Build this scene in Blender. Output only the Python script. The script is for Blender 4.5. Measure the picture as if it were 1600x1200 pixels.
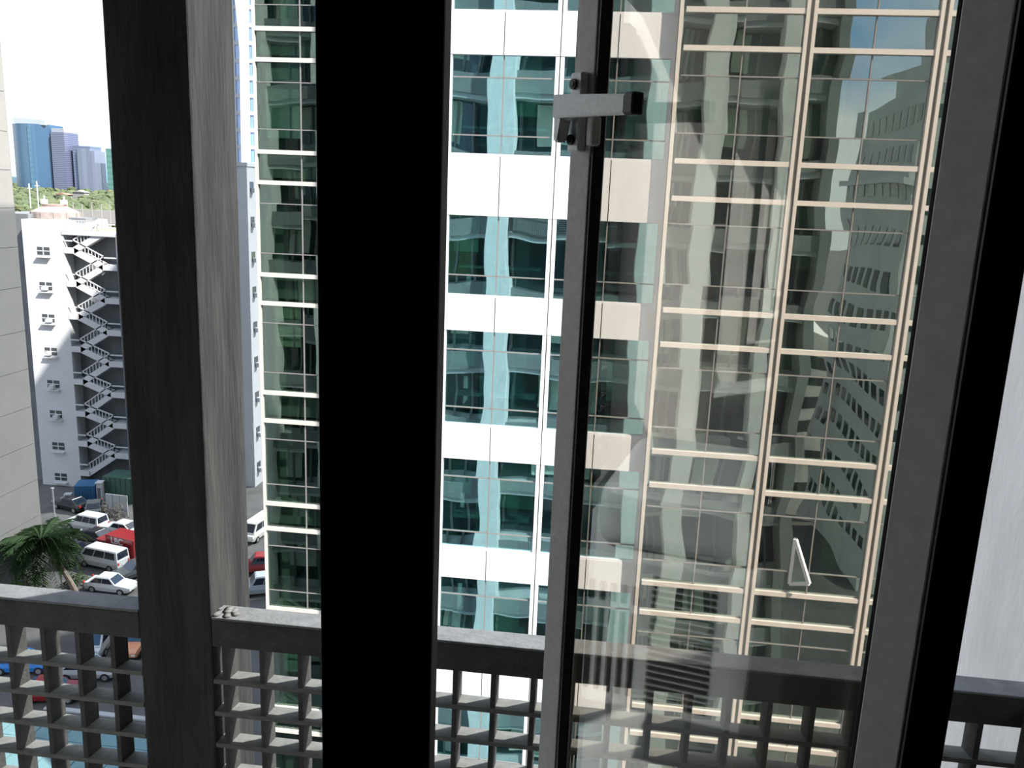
import bpy, bmesh, math, random
from mathutils import Vector, Matrix
random.seed(7)
for o in list(bpy.data.objects): bpy.data.objects.remove(o)
S = bpy.context.scene
C = S.collection
# ------------------------------------------------------------------ camera
EYE = Vector((0, 0, 1.6)); FOC = 1330.0
R_CAM = Matrix(((0.9922, -0.0639, 0.1071), (0.1183, 0.2099, -0.9705), (0.0395, 0.9756, 0.2158)))
cd = bpy.data.cameras.new('camera'); cam = bpy.data.objects.new('camera', cd); C.objects.link(cam)
cd.sensor_width = 36; cd.lens = FOC / 1600 * 36; cd.clip_start = 0.02; cd.clip_end = 8000
q = R_CAM.to_quaternion(); q.normalize()
cam.matrix_world = Matrix.Translation(EYE) @ q.to_matrix().to_4x4()
S.camera = cam
# ------------------------------------------------------------------ world, sun, exposure
S.view_settings.view_transform = 'Standard'; S.view_settings.look = 'None'
S.view_settings.gamma = 1; S.view_settings.use_curve_mapping = False
S.view_settings.exposure = 0.75
W = bpy.data.worlds.new('sky'); S.world = W; W.use_nodes = True
nt = W.node_tree; nt.nodes.clear()
def N(t, typ, **kw):
    n = t.nodes.new(typ)
    for k, v in kw.items():
        if k in n.inputs.keys() if isinstance(k, str) else False: n.inputs[k].default_value = v
        else: setattr(n, k, v)
    return n
tc = N(nt, 'ShaderNodeTexCoord'); mp = N(nt, 'ShaderNodeMapping'); mp.inputs['Scale'].default_value = (1, 1, 2.6)
mp.inputs['Location'].default_value = (1.3, 0.2, 0.1)
nz = N(nt, 'ShaderNodeTexNoise'); nz.inputs['Scale'].default_value = 1.5; nz.inputs['Detail'].default_value = 7
rp = N(nt, 'ShaderNodeValToRGB'); rp.color_ramp.elements[0].position = .40; rp.color_ramp.elements[1].position = .55
mx = N(nt, 'ShaderNodeMix', data_type='RGBA'); mx.inputs[6].default_value = (.20, .42, .78, 1); mx.inputs[7].default_value = (.92, .95, 1, 1)
bg = N(nt, 'ShaderNodeBackground'); bg.inputs['Strength'].default_value = 1.3
wo = N(nt, 'ShaderNodeOutputWorld')
L = nt.links.new
L(tc.outputs['Generated'], mp.inputs[0]); L(mp.outputs[0], nz.inputs['Vector']); L(nz.outputs[0], rp.inputs[0])
L(rp.outputs[0], mx.inputs[0]); L(mx.outputs[2], bg.inputs[0]); L(bg.outputs[0], wo.inputs[0])
def sunlamp(name, to, strength, col, ang=.53):
    ld = bpy.data.lights.new(name, 'SUN'); ld.energy = strength; ld.color = col; ld.angle = math.radians(ang)
    o = bpy.data.objects.new(name, ld); C.objects.link(o)
    o.rotation_euler = Vector(to).to_track_quat('Z', 'Y').to_euler(); o.location = (20, 0, 80)
SUN = (.56, -.40, .73)
sunlamp('sun', SUN, 7.5, (1, .97, .92))
# the same sun thrown back from the glass facade opposite
sunlamp('sun_glare_off_glass_facade', (.56, .40, .73), 4.0, (.95, 1, .97), 1.2)

# ------------------------------------------------------------------ pixel -> point
def ray(px, py): return R_CAM @ Vector(((px - 800) / FOC, -(py - 600) / FOC, -1))
def atY(px, py, y): v = ray(px, py); return v * (y / v.y) + EYE
def atZ(px, py, z): v = ray(px, py); return v * ((z - EYE.z) / v.z) + EYE
GZ = -33.4
def gnd(px, py): return atZ(px, py, GZ)

# ------------------------------------------------------------------ materials
MATS = {}
def mat(name, col, rough=.6, metal=0, var=0, vscale=3, streak=None, bump=0, bscale=30, spec=.5, emit=None, coords='world'):
    if name in MATS: return MATS[name]
    m = bpy.data.materials.new(name); m.use_nodes = True; t = m.node_tree; b = t.nodes['Principled BSDF']
    b.inputs['Roughness'].default_value = rough; b.inputs['Metallic'].default_value = metal
    b.inputs['Specular IOR Level'].default_value = spec
    b.inputs['Base Color'].default_value = (*col, 1)
    if var or bump:
        if coords == 'world': g = N(t, 'ShaderNodeNewGeometry'); vec = g.outputs['Position']
        else: g = N(t, 'ShaderNodeTexCoord'); vec = g.outputs['Object']
        mpn = N(t, 'ShaderNodeMapping'); t.links.new(vec, mpn.inputs[0])
        if streak: mpn.inputs['Scale'].default_value = streak
    if var:
        n = N(t, 'ShaderNodeTexNoise'); n.inputs['Scale'].default_value = vscale; n.inputs['Detail'].default_value = 8; n.inputs['Roughness'].default_value = .65
        t.links.new(mpn.outputs[0], n.inputs['Vector'])
        r = N(t, 'ShaderNodeValToRGB'); r.color_ramp.elements[0].position = .3; r.color_ramp.elements[1].position = .7
        r.color_ramp.elements[0].color = (*[max(0, c * (1 - var)) for c in col], 1); r.color_ramp.elements[1].color = (*[min(1, c * (1 + var)) for c in col], 1)
        t.links.new(n.outputs[0], r.inputs[0]); t.links.new(r.outputs[0], b.inputs['Base Color'])
    if bump:
        n2 = N(t, 'ShaderNodeTexNoise'); n2.inputs['Scale'].default_value = bscale; n2.inputs['Detail'].default_value = 5
        t.links.new(mpn.outputs[0], n2.inputs['Vector'])
        bp = N(t, 'ShaderNodeBump'); bp.inputs['Strength'].default_value = bump; bp.inputs['Distance'].default_value = .01
        t.links.new(n2.outputs[0], bp.inputs['Height']); t.links.new(bp.outputs[0], b.inputs['Normal'])
    MATS[name] = m; return m
def glass(name, tint, refl, base, gain, wave=0, wscale=.6, tilt=0, rough=0.0, dirt=0):
    """pane: tinted see-through plus mirror reflection that grows with angle"""
    if name in MATS: return MATS[name]
    m = bpy.data.materials.new(name); m.use_nodes = True; t = m.node_tree; t.nodes.clear(); k = t.links.new
    out = N(t, 'ShaderNodeOutputMaterial'); mix = N(t, 'ShaderNodeMixShader'); tr = N(t, 'ShaderNodeBsdfTransparent'); gl = N(t, 'ShaderNodeBsdfGlossy')
    tr.inputs[0].default_value = (*tint, 1); gl.inputs[0].default_value = (*refl, 1); gl.inputs['Roughness'].default_value = rough
    lw = N(t, 'ShaderNodeLayerWeight'); lw.inputs['Blend'].default_value = .5
    fr = N(t, 'ShaderNodeMath', operation='POWER'); fr.inputs[1].default_value = 4.0; k(lw.outputs['Facing'], fr.inputs[0])
    ma = N(t, 'ShaderNodeMath', operation='MULTIPLY_ADD'); ma.inputs[1].default_value = gain; ma.inputs[2].default_value = base; ma.use_clamp = True
    k(fr.outputs[0], ma.inputs[0]); k(ma.outputs[0], mix.inputs[0]); k(tr.outputs[0], mix.inputs[1]); k(gl.outputs[0], mix.inputs[2])
    if wave or tilt:
        g = N(t, 'ShaderNodeNewGeometry'); oi = N(t, 'ShaderNodeObjectInfo')
        n = N(t, 'ShaderNodeTexNoise', noise_dimensions='4D'); n.inputs['Scale'].default_value = wscale; n.inputs['Detail'].default_value = 1.0
        k(g.outputs['Position'], n.inputs['Vector'])
        mw = N(t, 'ShaderNodeMath', operation='MULTIPLY'); mw.inputs[1].default_value = 0.6; k(oi.outputs['Random'], mw.inputs[0]); k(mw.outputs[0], n.inputs['W'])
        sub = N(t, 'ShaderNodeVectorMath', operation='SUBTRACT'); sub.inputs[1].default_value = (.5, .5, .5); k(n.outputs['Color'], sub.inputs[0])
        sc = N(t, 'ShaderNodeVectorMath', operation='SCALE'); sc.inputs['Scale'].default_value = wave; k(sub.outputs[0], sc.inputs[0])
        wn = N(t, 'ShaderNodeTexWhiteNoise', noise_dimensions='1D'); k(oi.outputs['Random'], wn.inputs['W'])
        sub2 = N(t, 'ShaderNodeVectorMath', operation='SUBTRACT'); sub2.inputs[1].default_value = (.5, .5, .5); k(wn.outputs['Color'], sub2.inputs[0])
        sc2 = N(t, 'ShaderNodeVectorMath', operation='SCALE'); sc2.inputs['Scale'].default_value = tilt; k(sub2.outputs[0], sc2.inputs[0])
        a1 = N(t, 'ShaderNodeVectorMath', operation='ADD'); k(sc.outputs[0], a1.inputs[0]); k(sc2.outputs[0], a1.inputs[1])
        a2 = N(t, 'ShaderNodeVectorMath', operation='ADD'); k(a1.outputs[0], a2.inputs[0]); k(g.outputs['Normal'], a2.inputs[1])
        nm = N(t, 'ShaderNodeVectorMath', operation='NORMALIZE'); k(a2.outputs[0], nm.inputs[0]); k(nm.outputs[0], gl.inputs['Normal'])
    if dirt:
        df = N(t, 'ShaderNodeBsdfDiffuse'); df.inputs[0].default_value = (.5, .5, .48, 1); m2 = N(t, 'ShaderNodeMixShader')
        g2 = N(t, 'ShaderNodeNewGeometry'); n3 = N(t, 'ShaderNodeTexNoise'); n3.inputs['Scale'].default_value = 14; n3.inputs['Detail'].default_value = 8; k(g2.outputs['Position'], n3.inputs['Vector'])
        mm = N(t, 'ShaderNodeMath', operation='MULTIPLY'); mm.inputs[1].default_value = dirt; k(n3.outputs[0], mm.inputs[0]); k(mm.outputs[0], m2.inputs[0])
        k(mix.outputs[0], m2.inputs[1]); k(df.outputs[0], m2.inputs[2]); k(m2.outputs[0], out.inputs[0])
    else: k(mix.outputs[0], out.inputs[0])
    MATS[name] = m; return m

M_frame = mat('dark_bronze_frame', (.03, .028, .026), .5, .0, var=.15, vscale=60)
M_stile = mat('grey_bronze_sash', (.70, .67, .64), .5, .0, var=.1, vscale=80)
M_handle = mat('satin_aluminium', (.90, .90, .91), .4, .1, var=.08, vscale=200)
M_black = mat('black_plastic', (.01, .01, .01), .4)
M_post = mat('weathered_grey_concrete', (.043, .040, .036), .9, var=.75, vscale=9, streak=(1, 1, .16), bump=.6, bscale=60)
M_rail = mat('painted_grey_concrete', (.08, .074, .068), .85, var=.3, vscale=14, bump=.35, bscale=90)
M_ledge = mat('lit_ledge_cement', (.20, .19, .175), .9, var=.2, vscale=30)  # paler than the bars: light on the ledge tops put into the colour
M_rail_lit = mat('lit_rail_top_cement', (.215, .208, .208), .9, var=.22, vscale=18, bump=.3, bscale=90)  # rail concrete made paler, light from above put into its colour
M_pale = mat('pale_stained_plaster', (.82, .765, .73), .9, var=.1, vscale=5, streak=(1, 1, .4), bump=.3, bscale=40)
M_clad = mat('grey_outer_render', (.17, .165, .16), .9, var=.2, vscale=3); M_room = mat('room_paint', (.16, .15, .14), .9); M_floor = mat('room_floor', (.12, .09, .07), .6)
M_asphalt = mat('asphalt', (.085, .08, .076), .95, var=.3, vscale=.35)
M_white_panel = mat('white_metal_panel', (.59, .595, .605), .5, var=.03, vscale=1)
M_cream = mat('cream_aluminium', (.50, .462, .42), .45, var=.03, vscale=2)
M_joint = mat('dark_joint', (.10, .10, .10), .8)
M_thin = mat('grey_aluminium', (.22, .21, .20), .45, .2)
M_int = mat('office_interior', (.10, .125, .115), .9, var=.3, vscale=.6)
M_slab = mat('office_ceiling', (.30, .34, .32), .9)
M_blind = mat('pale_roller_blind', (.55, .62, .50), .9, var=.06, vscale=4)
M_blind2 = mat('blue_grey_roller_blind', (.45, .55, .56), .9, var=.06, vscale=4)
G_curtain = glass('green_facade_glass', (.42, .56, .46), (.80, .94, .96), .38, 1.2, wave=.028, wscale=.55, tilt=.010)
G_wing = glass('dark_green_facade_glass', (.50, .60, .54), (.70, .85, .78), .16, 1.0, wave=.02, wscale=.5, tilt=.012)
G_white = glass('teal_window_glass', (.50, .74, .70), (.62, .92, 1.0), .42, 1.2, wave=.022, wscale=.6, tilt=.008)
G_pane = glass('tinted_sash_glass', (.87, .83, .77), (1, 1, 1), .11, 1.6, dirt=.09)

# ------------------------------------------------------------------ geometry helpers
CUBES = {}
def cube_mesh(m):
    if m.name not in CUBES:
        me = bpy.data.meshes.new('box_' + m.name); bm = bmesh.new(); bmesh.ops.create_cube(bm, size=1); bm.to_mesh(me); bm.free()
        me.materials.append(m); CUBES[m.name] = me
    return CUBES[m.name]
def link(name, data, parent=None, loc=(0, 0, 0), rot=None, scale=None):
    o = bpy.data.objects.new(name, data); C.objects.link(o)
    if parent: o.parent = parent
    o.location = loc
    if rot is not None: o.rotation_euler = rot
    if scale is not None: o.scale = scale
    return o
def origin(p):
    v = Vector((0, 0, 0))
    while p: v += p.location; p = p.parent
    return v
def bx(name, x0, x1, y0, y1, z0, z1, m, parent=None, local=False):
    """one piece: a box that shares the unit box of its material (parents here are unrotated, unscaled)"""
    c = Vector(((x0 + x1) / 2, (y0 + y1) / 2, (z0 + z1) / 2))
    if parent and not local: c -= origin(parent)
    return link(name, cube_mesh(m), parent, c, None, (abs(x1 - x0), abs(y1 - y0), abs(z1 - z0)))
def addbox(bm, x0, x1, y0, y1, z0, z1):
    r = bmesh.ops.create_cube(bm, size=1)
    bmesh.ops.scale(bm, vec=(x1 - x0, y1 - y0, z1 - z0), verts=r['verts'])
    bmesh.ops.translate(bm, vec=((x0 + x1) / 2, (y0 + y1) / 2, (z0 + z1) / 2), verts=r['verts'])
    return r['verts']
def frombm(name, bm, m, parent=None, loc=(0, 0, 0), rot=None, smooth=False, off=None):
    if off is not None: bmesh.ops.translate(bm, vec=-Vector(off), verts=bm.verts)
    bmesh.ops.recalc_face_normals(bm, faces=bm.faces)
    me = bpy.data.meshes.new(name); bm.to_mesh(me); bm.free(); me.materials.append(m)
    if smooth:
        for p in me.polygons: p.use_smooth = True
    return link(name, me, parent, loc, rot)
def bev(name, x0, x1, y0, y1, z0, z1, m, parent=None, w=.004, seg=2, local=False):
    """bevelled box with its own mesh, for near things"""
    bm = bmesh.new(); c = Vector(((x0 + x1) / 2, (y0 + y1) / 2, (z0 + z1) / 2))
    addbox(bm, *(v for a, b, k in ((x0, x1, 0), (y0, y1, 1), (z0, z1, 2)) for v in (a - c[k], b - c[k])))
    bmesh.ops.bevel(bm, geom=bm.edges[:], offset=w, segments=seg, affect='EDGES', profile=.5)
    if parent and not local: c -= origin(parent)
    return frombm(name, bm, m, parent, c)
def prism(bm, pts, y0, y1, axis='y'):
    """closed polygon (a,b) extruded; axis y: pts are (x,z)"""
    f = (lambda a, b, t: (a, t, b)) if axis == 'y' else ((lambda a, b, t: (t, a, b)) if axis == 'x' else (lambda a, b, t: (a, b, t)))
    v0 = [bm.verts.new(f(a, b, y0)) for a, b in pts]; v1 = [bm.verts.new(f(a, b, y1)) for a, b in pts]
    n = len(pts); bm.faces.new(v0); bm.faces.new(v1[::-1])
    for i in range(n): bm.faces.new((v0[i], v1[i], v1[(i + 1) % n], v0[(i + 1) % n]))
def cyl(bm, p, r, h, axis='z', seg=16, r2=None):
    rot = {'z': Matrix(), 'x': Matrix.Rotation(math.pi / 2, 4, 'Y'), 'y': Matrix.Rotation(math.pi / 2, 4, 'X')}[axis]
    bmesh.ops.create_cone(bm, cap_ends=True, segments=seg, radius1=r, radius2=r if r2 is None else r2, depth=h, matrix=Matrix.Translation(p) @ rot)
def root(name, label, cat, loc=(0, 0, 0), rz=0, group=None):
    o = bpy.data.objects.new(name, None); C.objects.link(o); o.location = loc; o.rotation_euler = (0, 0, rz); o.empty_display_size = .2
    return tag(o, label, cat, group)
def tag(o, label, cat, group=None, kind=None):
    o['label'] = label; o['category'] = cat
    if group: o['group'] = group
    if kind: o['kind'] = kind
    return o
def struct(o, label=None, cat=None):
    o['kind'] = 'structure'
    if label: o['label'] = label
    if cat: o['category'] = cat
    return o

# ================================================================== THE ROOM
struct(bx('floor', -2.5, 2.0, -4, .6, -.2, 0, M_floor), 'dark floor of the room behind the camera', 'floor')
struct(bx('ceiling', -2.5, 2.0, -4, .6, 2.72, 2.8, M_room), 'plain ceiling of the unlit room', 'ceiling')
struct(bx('wall_back', -2.5, 2.0, -4.1, -4, 0, 2.72, M_room), 'back wall of the unlit room', 'wall')
struct(bx('wall_left', -2.6, -2.5, -4, .6, 0, 2.72, M_room), 'left wall of the unlit room', 'wall')
struct(bx('wall_right', 2.0, 2.1, -4, .6, 0, 2.72, M_room), 'right wall of the unlit room', 'wall')
wf = bx('wall_front', -.95, 1.15, .6, .75, -.2, .74, M_room); struct(wf, 'wall below the window opening', 'wall')
# wall pieces either side and above the opening (unit box is scaled, so these stand on an empty)
wfe = root('wall_front', 'wall around the window opening', 'wall'); struct(wfe)
bx('pier', -3.6, -.95, .6, .75, -.2, 2.8, M_room, wfe); bx('pier', 1.15, 2.2, .6, .75, -.2, 2.8, M_room, wfe)
bx('lintel', -.95, 1.15, .6, .75, 2.2, 2.8, M_room, wfe)
for n_, a_, b_, c_, d_ in (('cladding', -5.1, -.95, -.34, 2.5), ('cladding', 1.15, 1.2, -.34, 2.5), ('cladding', -.95, 1.15, 2.2, 2.5), ('cladding', -.95, 1.15, -.34, .735)): bx(n_, a_, b_, .751, .758, c_, d_, M_clad, wfe)

# ------------------------------------------------------------------ fixed window frame
win = root('window_1', 'dark bronze fixed window frame with wide black mullion', 'window frame', (0, .6, .74)); struct(win)
def wb(name, *a, w=.002): return bev(name, *a, M_frame, win, w)
mu = wb('mullion', -.212, -.1215, .6, .625, .78, 2.16)
bev('cover_strip', -.190, -.139, .596, .6, .78, 2.16, M_frame, win, .001)
rj = wb('jamb', .2415, .271, .6, .66, .78, 2.16)
wb('sill', -.95, 1.15, .59, .70, .74, .78); wb('head', -.95, 1.15, .6, .68, 2.16, 2.2)
wb('jamb', -.95, -.91, .6, .68, .78, 2.16); wb('jamb', 1.11, 1.15, .6, .68, .78, 2.16)

# ------------------------------------------------------------------ open casement sash
TH = math.radians(51.3); SL = .470
sash = root('casement_sash', 'casement window sash swung open, tinted pane and lever handle', 'window sash', (.2405, .603, .80), math.pi - TH)
# local axes: +x runs from hinge to free edge, local +y is the room side, local -y the outer side; depth of the metal .03
Z0, Z1 = 0, 1.34
def sb(name, x0, x1, y0, y1, z0, z1, m=M_stile, w=.0015): return bev(name, x0, x1, y0, y1, z0, z1, m, sash, w, 2, True)
SW = .0365
sb('stile', SL - SW, SL, -.0205, 0, Z0, Z1); sb('stile', 0, SW, -.0205, 0, Z0, Z1)
sb('bottom_rail', SW, SL - SW, -.0205, 0, Z0, Z0 + .04); sb('top_rail', SW, SL - SW, -.0205, 0, Z1 - .04, Z1)
sb('glazing_bead', SL - SW - .004, SL - SW - .0002, -.016, -.0015, Z0 + .04, Z1 - .04, M_black, .0008)
sb('glazing_bead', SW + .0002, SW + .004, -.016, -.0015, Z0 + .04, Z1 - .04, M_black, .0008)
link('glass_pane', cube_mesh(G_pane), sash, (SL / 2, -.0185, Z1 / 2), None, (SL - 2 * SW + .002, .004, Z1 - .078))
# latch
hz = 1.694 - .80; hx = SL - .019
lat = bev('latch', hx - .009, hx + .011, 0, .010, hz - .045, hz + .036, M_handle, sash, .002, 2, True)
lo = lat.location.copy()
def lb(name, x0, x1, y0, y1, z0, z1, m, w=.0015): 
    o = bev(name, x0, x1, y0, y1, z0, z1, m, lat, w, 2, True); o.location -= lo; return o
for zz in (hz + .024, hz - .033):
    bm = bmesh.new(); cyl(bm, (hx + .003 - lo.x, .0115 - lo.y, zz - lo.z), .0055, .003, 'y', 20); cyl(bm, (hx + .003 - lo.x, .013 - lo.y, zz - lo.z), .003, .002, 'y', 12)
    frombm('screw', bm, M_frame, lat)
lb('pivot_block', hx - .008, hx + .010, .010, .021, hz - .014, hz + .012, M_handle, .004)
# cam arm that drops from the pivot
bm = bmesh.new(); prism(bm, [(hx + .014, hz + .012), (hx + .017, hz), (hx + .016, hz - .036), (hx + .007, hz - .036), (hx + .004, hz - .014), (hx + .002, hz + .012)], .012, .026)
bmesh.ops.bevel(bm, geom=bm.edges[:], offset=.002, segments=2, affect='EDGES')
frombm('cam_arm', bm, M_handle, lat, (0, 0, 0), None, False, lo)
# lever
bm = bmesh.new(); prism(bm, [(hx + .012, hz + .0125), (hx - .108, hz + .0045), (hx - .108, hz - .014), (hx + .012, hz - .0115)], .021, .031)
bmesh.ops.bevel(bm, geom=bm.edges[:], offset=.0012, segments=2, affect='EDGES')
frombm('lever', bm, M_handle, lat, (0, 0, 0), None, False, lo)
lb('lever_tip', hx - .124, hx - .1085, .019, .033, hz - .0155, hz + .006, M_black, .003)
lb('keeper_tab', hx - .036, hx - .024, .0, .012, hz - .040, hz - .010, M_stile, .003)

# ================================================================== BALCONY: balustrade and posts
def post(x0, x1, label):
    o = root('concrete_post', label, 'post', ((x0 + x1) / 2, 2.12, -.3), 0, 'concrete posts along the balustrade')
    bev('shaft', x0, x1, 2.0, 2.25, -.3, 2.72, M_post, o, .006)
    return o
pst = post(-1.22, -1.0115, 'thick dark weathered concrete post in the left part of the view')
bm = bmesh.new()
rr = random.Random(3)
for i in range(14):
    r = bmesh.ops.create_icosphere(bm, subdivisions=1, radius=rr.uniform(.006, .014)); bmesh.ops.scale(bm, vec=(1.3, 1.5, .06), verts=r['verts'])
    bmesh.ops.translate(bm, vec=(rr.uniform(-1.0115, -.95), rr.uniform(2.012, 2.055), .4592), verts=r['verts'])
frombm('mortar_smear', bm, M_ledge, pst, -pst.location, None, True)
post(-5.08, -4.87, 'concrete post at the far left end of the balustrade')
RT, RB = .459, .372
def balustrade(x0, x1, bars, label):
    o = root('pierced_balustrade', label, 'balustrade', ((x0 + x1) / 2, 2.03, -.35), 0, 'pierced concrete balustrade panels')
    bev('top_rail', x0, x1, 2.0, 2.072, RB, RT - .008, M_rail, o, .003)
    bev('lit_top_strip', x0, x1, 1.9985, 2.0735, RT - .008, RT, M_rail_lit, o, .003)  # added strip, its paler colour imitates light on the rail top
    zl = [.260 - .0985 * k for k in range(6)]
    bev('bottom_rail', x0, x1, 2.0, 2.072, -.35, zl[-1] + .012, M_rail, o, .003)
    for z in zl[:-1]:
        # ledge: slight fall towards the street
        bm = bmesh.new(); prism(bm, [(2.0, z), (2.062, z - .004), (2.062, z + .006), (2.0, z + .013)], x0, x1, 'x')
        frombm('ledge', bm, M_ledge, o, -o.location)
    for x in bars:
        bm = bmesh.new(); prism(bm, [(x - .0065, 2.001), (x + .0065, 2.001), (x + .009, 2.061), (x - .009, 2.061)], zl[-1], RB, 'z')
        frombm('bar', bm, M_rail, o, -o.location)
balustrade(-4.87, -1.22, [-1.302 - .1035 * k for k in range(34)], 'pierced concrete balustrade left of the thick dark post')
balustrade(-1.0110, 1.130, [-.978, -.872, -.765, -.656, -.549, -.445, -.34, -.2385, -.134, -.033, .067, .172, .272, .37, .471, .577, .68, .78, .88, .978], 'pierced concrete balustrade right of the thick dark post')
ret = root('balustrade_return', 'dark end of the balustrade turning back at the right edge', 'balustrade', (1.1, 1.72, -.35))
bev('side_panel', 1.065, 1.13, 1.40, 1.998, -.35, RT - .012, M_post, ret, .012, 3)

# ================================================================== OUR OWN BUILDING OUTSIDE
own = root('wall_exterior', 'outer face of the building the window belongs to', 'wall', (0, .75, GZ)); struct(own)
FLR = [-.35 + 3.4 * k for k in range(-9, 6)]
M_ownwin = mat('own_window_glass', (.03, .045, .045), .05, spec=.8, var=.5, vscale=.25)
M_own = mat('own_grey_render', (.55, .55, .54), .9, var=.12, vscale=1.2)
FINS = [(-33, -32), (-29, -28), (-25, -24), (-21, -20), (-17, -16), (-13, -12), (-9.9, -8.8), (-6.2, -5.1), (1.2, 2.35), (3.55, 4.5), (7.2, 7.85), (9.4, 9.9)]
M_par = mat('own_parapet_concrete', (.24, .24, .23), .9, var=.15, vscale=1.2)
for x0, x1 in FINS[:-1]: bev('fin', x0, x1, 1.38, 2.72, GZ, 18, M_pale, own, .02)
bev('end_pier', 9.4, 9.9, .76, 2.3, GZ, 18, M_par, own, .02)
for z in FLR:
    bx('slab', -33, 9.9, .76, 1.97, z - .25, z, M_own, own)
    for (fa, fb), (fc, fd) in zip(FINS[:-1], FINS[1:]):
        x, x2 = fb, fc; w = x2 - x
        if abs(z + .35) < .01 and -5.2 < x < 1: continue
        bx('parapet', x, x2, 2.0, 2.08, z, z + .80, M_par, own)
        bx('glazing', x - .5, x2 + .5, .80, .84, z + .80, z + 3.1, M_ownwin, own)
        if random.random() < .75:
            a_ = x + w * random.uniform(.05, .4); bx('blind', a_, a_ + w * random.uniform(.3, .5), .845, .87, z + random.uniform(.9, 1.7), z + 3.05, M_blind, own)
        for i in range(2): bx('window_post', x + w * (i + 1) / 3 - .06, x + w * (i + 1) / 3 + .06, .845, .95, z, z + 3.15, M_par, own)
bx('core', -33, -3.6, -18, .74, GZ, 18, M_own, own); bx('core', 2.2, 9.9, -18, .74, GZ, 18, M_own, own)
bx('core', -3.6, 2.2, -18, .58, 2.82, 18, M_own, own); bx('core', -3.6, 2.2, -18, .58, GZ, -.22, M_own, own)

# air conditioner sticking out of the wall left of the window (seen mirrored in the sash pane)
M_ac = mat('grey_air_conditioner_casing', (.42, .43, .44), .5, var=.1, vscale=8)
AX = -1.5   # right-hand face of the casing
ac = root('air_conditioner', 'grey louvred air conditioner mirrored in the lower sash pane', 'air conditioner', (AX - .35, 1.0, .02))
bev('casing', AX - .7, AX, .76, 1.36, .03, .54, M_ac, ac, .012)
bev('hood', AX - .66, AX - .03, .78, 1.27, .54, .76, M_ac, ac, .06, 4)
for i in range(19):
    z = .075 + .0228 * i
    bx('louvre', AX - .008, AX + .006, .885, 1.075, z, z + .011, M_black, ac)
for i in range(5):
    y = 1.118 + .034 * i
    bx('vent_slot', AX - .004, AX + .004, y, y + .017, .08, .36, M_black, ac); bx('vent_slot', AX - .004, AX + .004, y, y + .017, .39, .45, M_black, ac)
for x in (AX - .55, AX - .1): bx('bracket', x - .02, x + .02, .755, 1.3, 0, .03, M_frame, ac)

# ================================================================== GROUND
g = bx('ground', -3000, 2000, -900, 5000, GZ - 1, GZ, M_asphalt); struct(g, 'grey asphalt of the street and car park below', 'ground')
M_grass = mat('far_green_ground', (.10, .17, .05), .95, var=.4, vscale=.02)
pk = bx('park_ground', -2400, 200, 330, 4800, GZ - .4, GZ + .3, M_grass); struct(pk, 'green land below the distant trees', 'ground')

# ================================================================== OFFICE BUILDING OPPOSITE
ob = root('office_building', 'large office building opposite, white panels joining a glass curtain wall', 'building', (0, 22, GZ))
YF = 22.0
TOP = 24.0
# pairs of cream transoms: upper line and lower line of every spandrel
PAIRS = [(6.08 + 3.70 * k, 5.21 + 3.70 * k) for k in (4, 3, 2, 1)] + [(6.08, 5.22), (2.60, 1.70), (-1.09, -1.98), (-4.85, -5.78), (-8.60, -9.48), (-12.36, -13.24), (-16.1, -17.0), (-19.8, -20.7), (-23.5, -24.4)]
def glazed(parent, xs, yf, gm, thick, rnd, limit, blinds=True, sub=.5):
    """stories of glass between pairs of transoms; xs are the lines of the thin vertical joints"""
    rest = bmesh.new(); nrest = 0; n = 0
    for i, (t, b) in enumerate(PAIRS):
        nxt = PAIRS[i + 1][0] if i + 1 < len(PAIRS) else b - 2.8
        rows = [(b, t, 0), (b - .62, b, 1), (nxt + .66, b - .62, 2), (nxt, nxt + .66, 3)]
        for j in range(len(xs) - 1):
            for (z0, z1, kind) in rows:
                near = -17 < z0 < 8.5
                if near and n < limit:
                    p = bx('glass_panel' if kind == 0 else 'window_pane', xs[j] + .012, xs[j + 1] - .012, yf, yf + .03, z0 + .01, z1 - .01, gm, parent); n += 1
                else: addbox(rest, xs[j] + .012, xs[j + 1] - .012, yf, yf + .03, z0 + .01, z1 - .01); nrest += 1
            if blinds and -17 < b < 9:
                zt = b - .05; w = xs[j + 1] - xs[j]
                r = rnd.random()
                if r < .62:
                    x0 = xs[j] + w * rnd.uniform(.08, .3); x1 = xs[j + 1] - w * rnd.uniform(.05, .3)
                    bx('blind', x0, x1, yf + .3, yf + .34, b - rnd.uniform(1.0, 2.3), zt, M_blind if rnd.random() < .7 else M_blind2, parent)
                elif r < .8:
                    x0 = xs[j] + w * rnd.uniform(.1, .5)
                    bx('office_partition', x0, x0 + .5, yf + .6, yf + .7, nxt + .1, b, M_blind2, parent)
    if nrest:
        o = frombm('far_window_panes', rest, gm, parent, (0, 0, 0), None, False, parent.location if parent.parent is None else origin(parent)); o['kind'] = 'stuff'
    else: rest.free()
def interior(parent, x0, x1, yf, depth):
    bx('back_wall', x0, x1, yf + depth, yf + depth + .2, GZ, TOP, M_int, parent)
    for t, b in PAIRS: bx('floor_slab', x0, x1, yf + .12, yf + depth, b + .15, t - .1, M_slab, parent)
    for xx in [x0 + .1 + (x1 - x0 - .2) * i / 3 for i in range(4)]: bx('interior_column', xx - .1, xx + .25, yf + .9, yf + 1.3, GZ, TOP, M_slab, parent)
rnd = random.Random(11)
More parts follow.
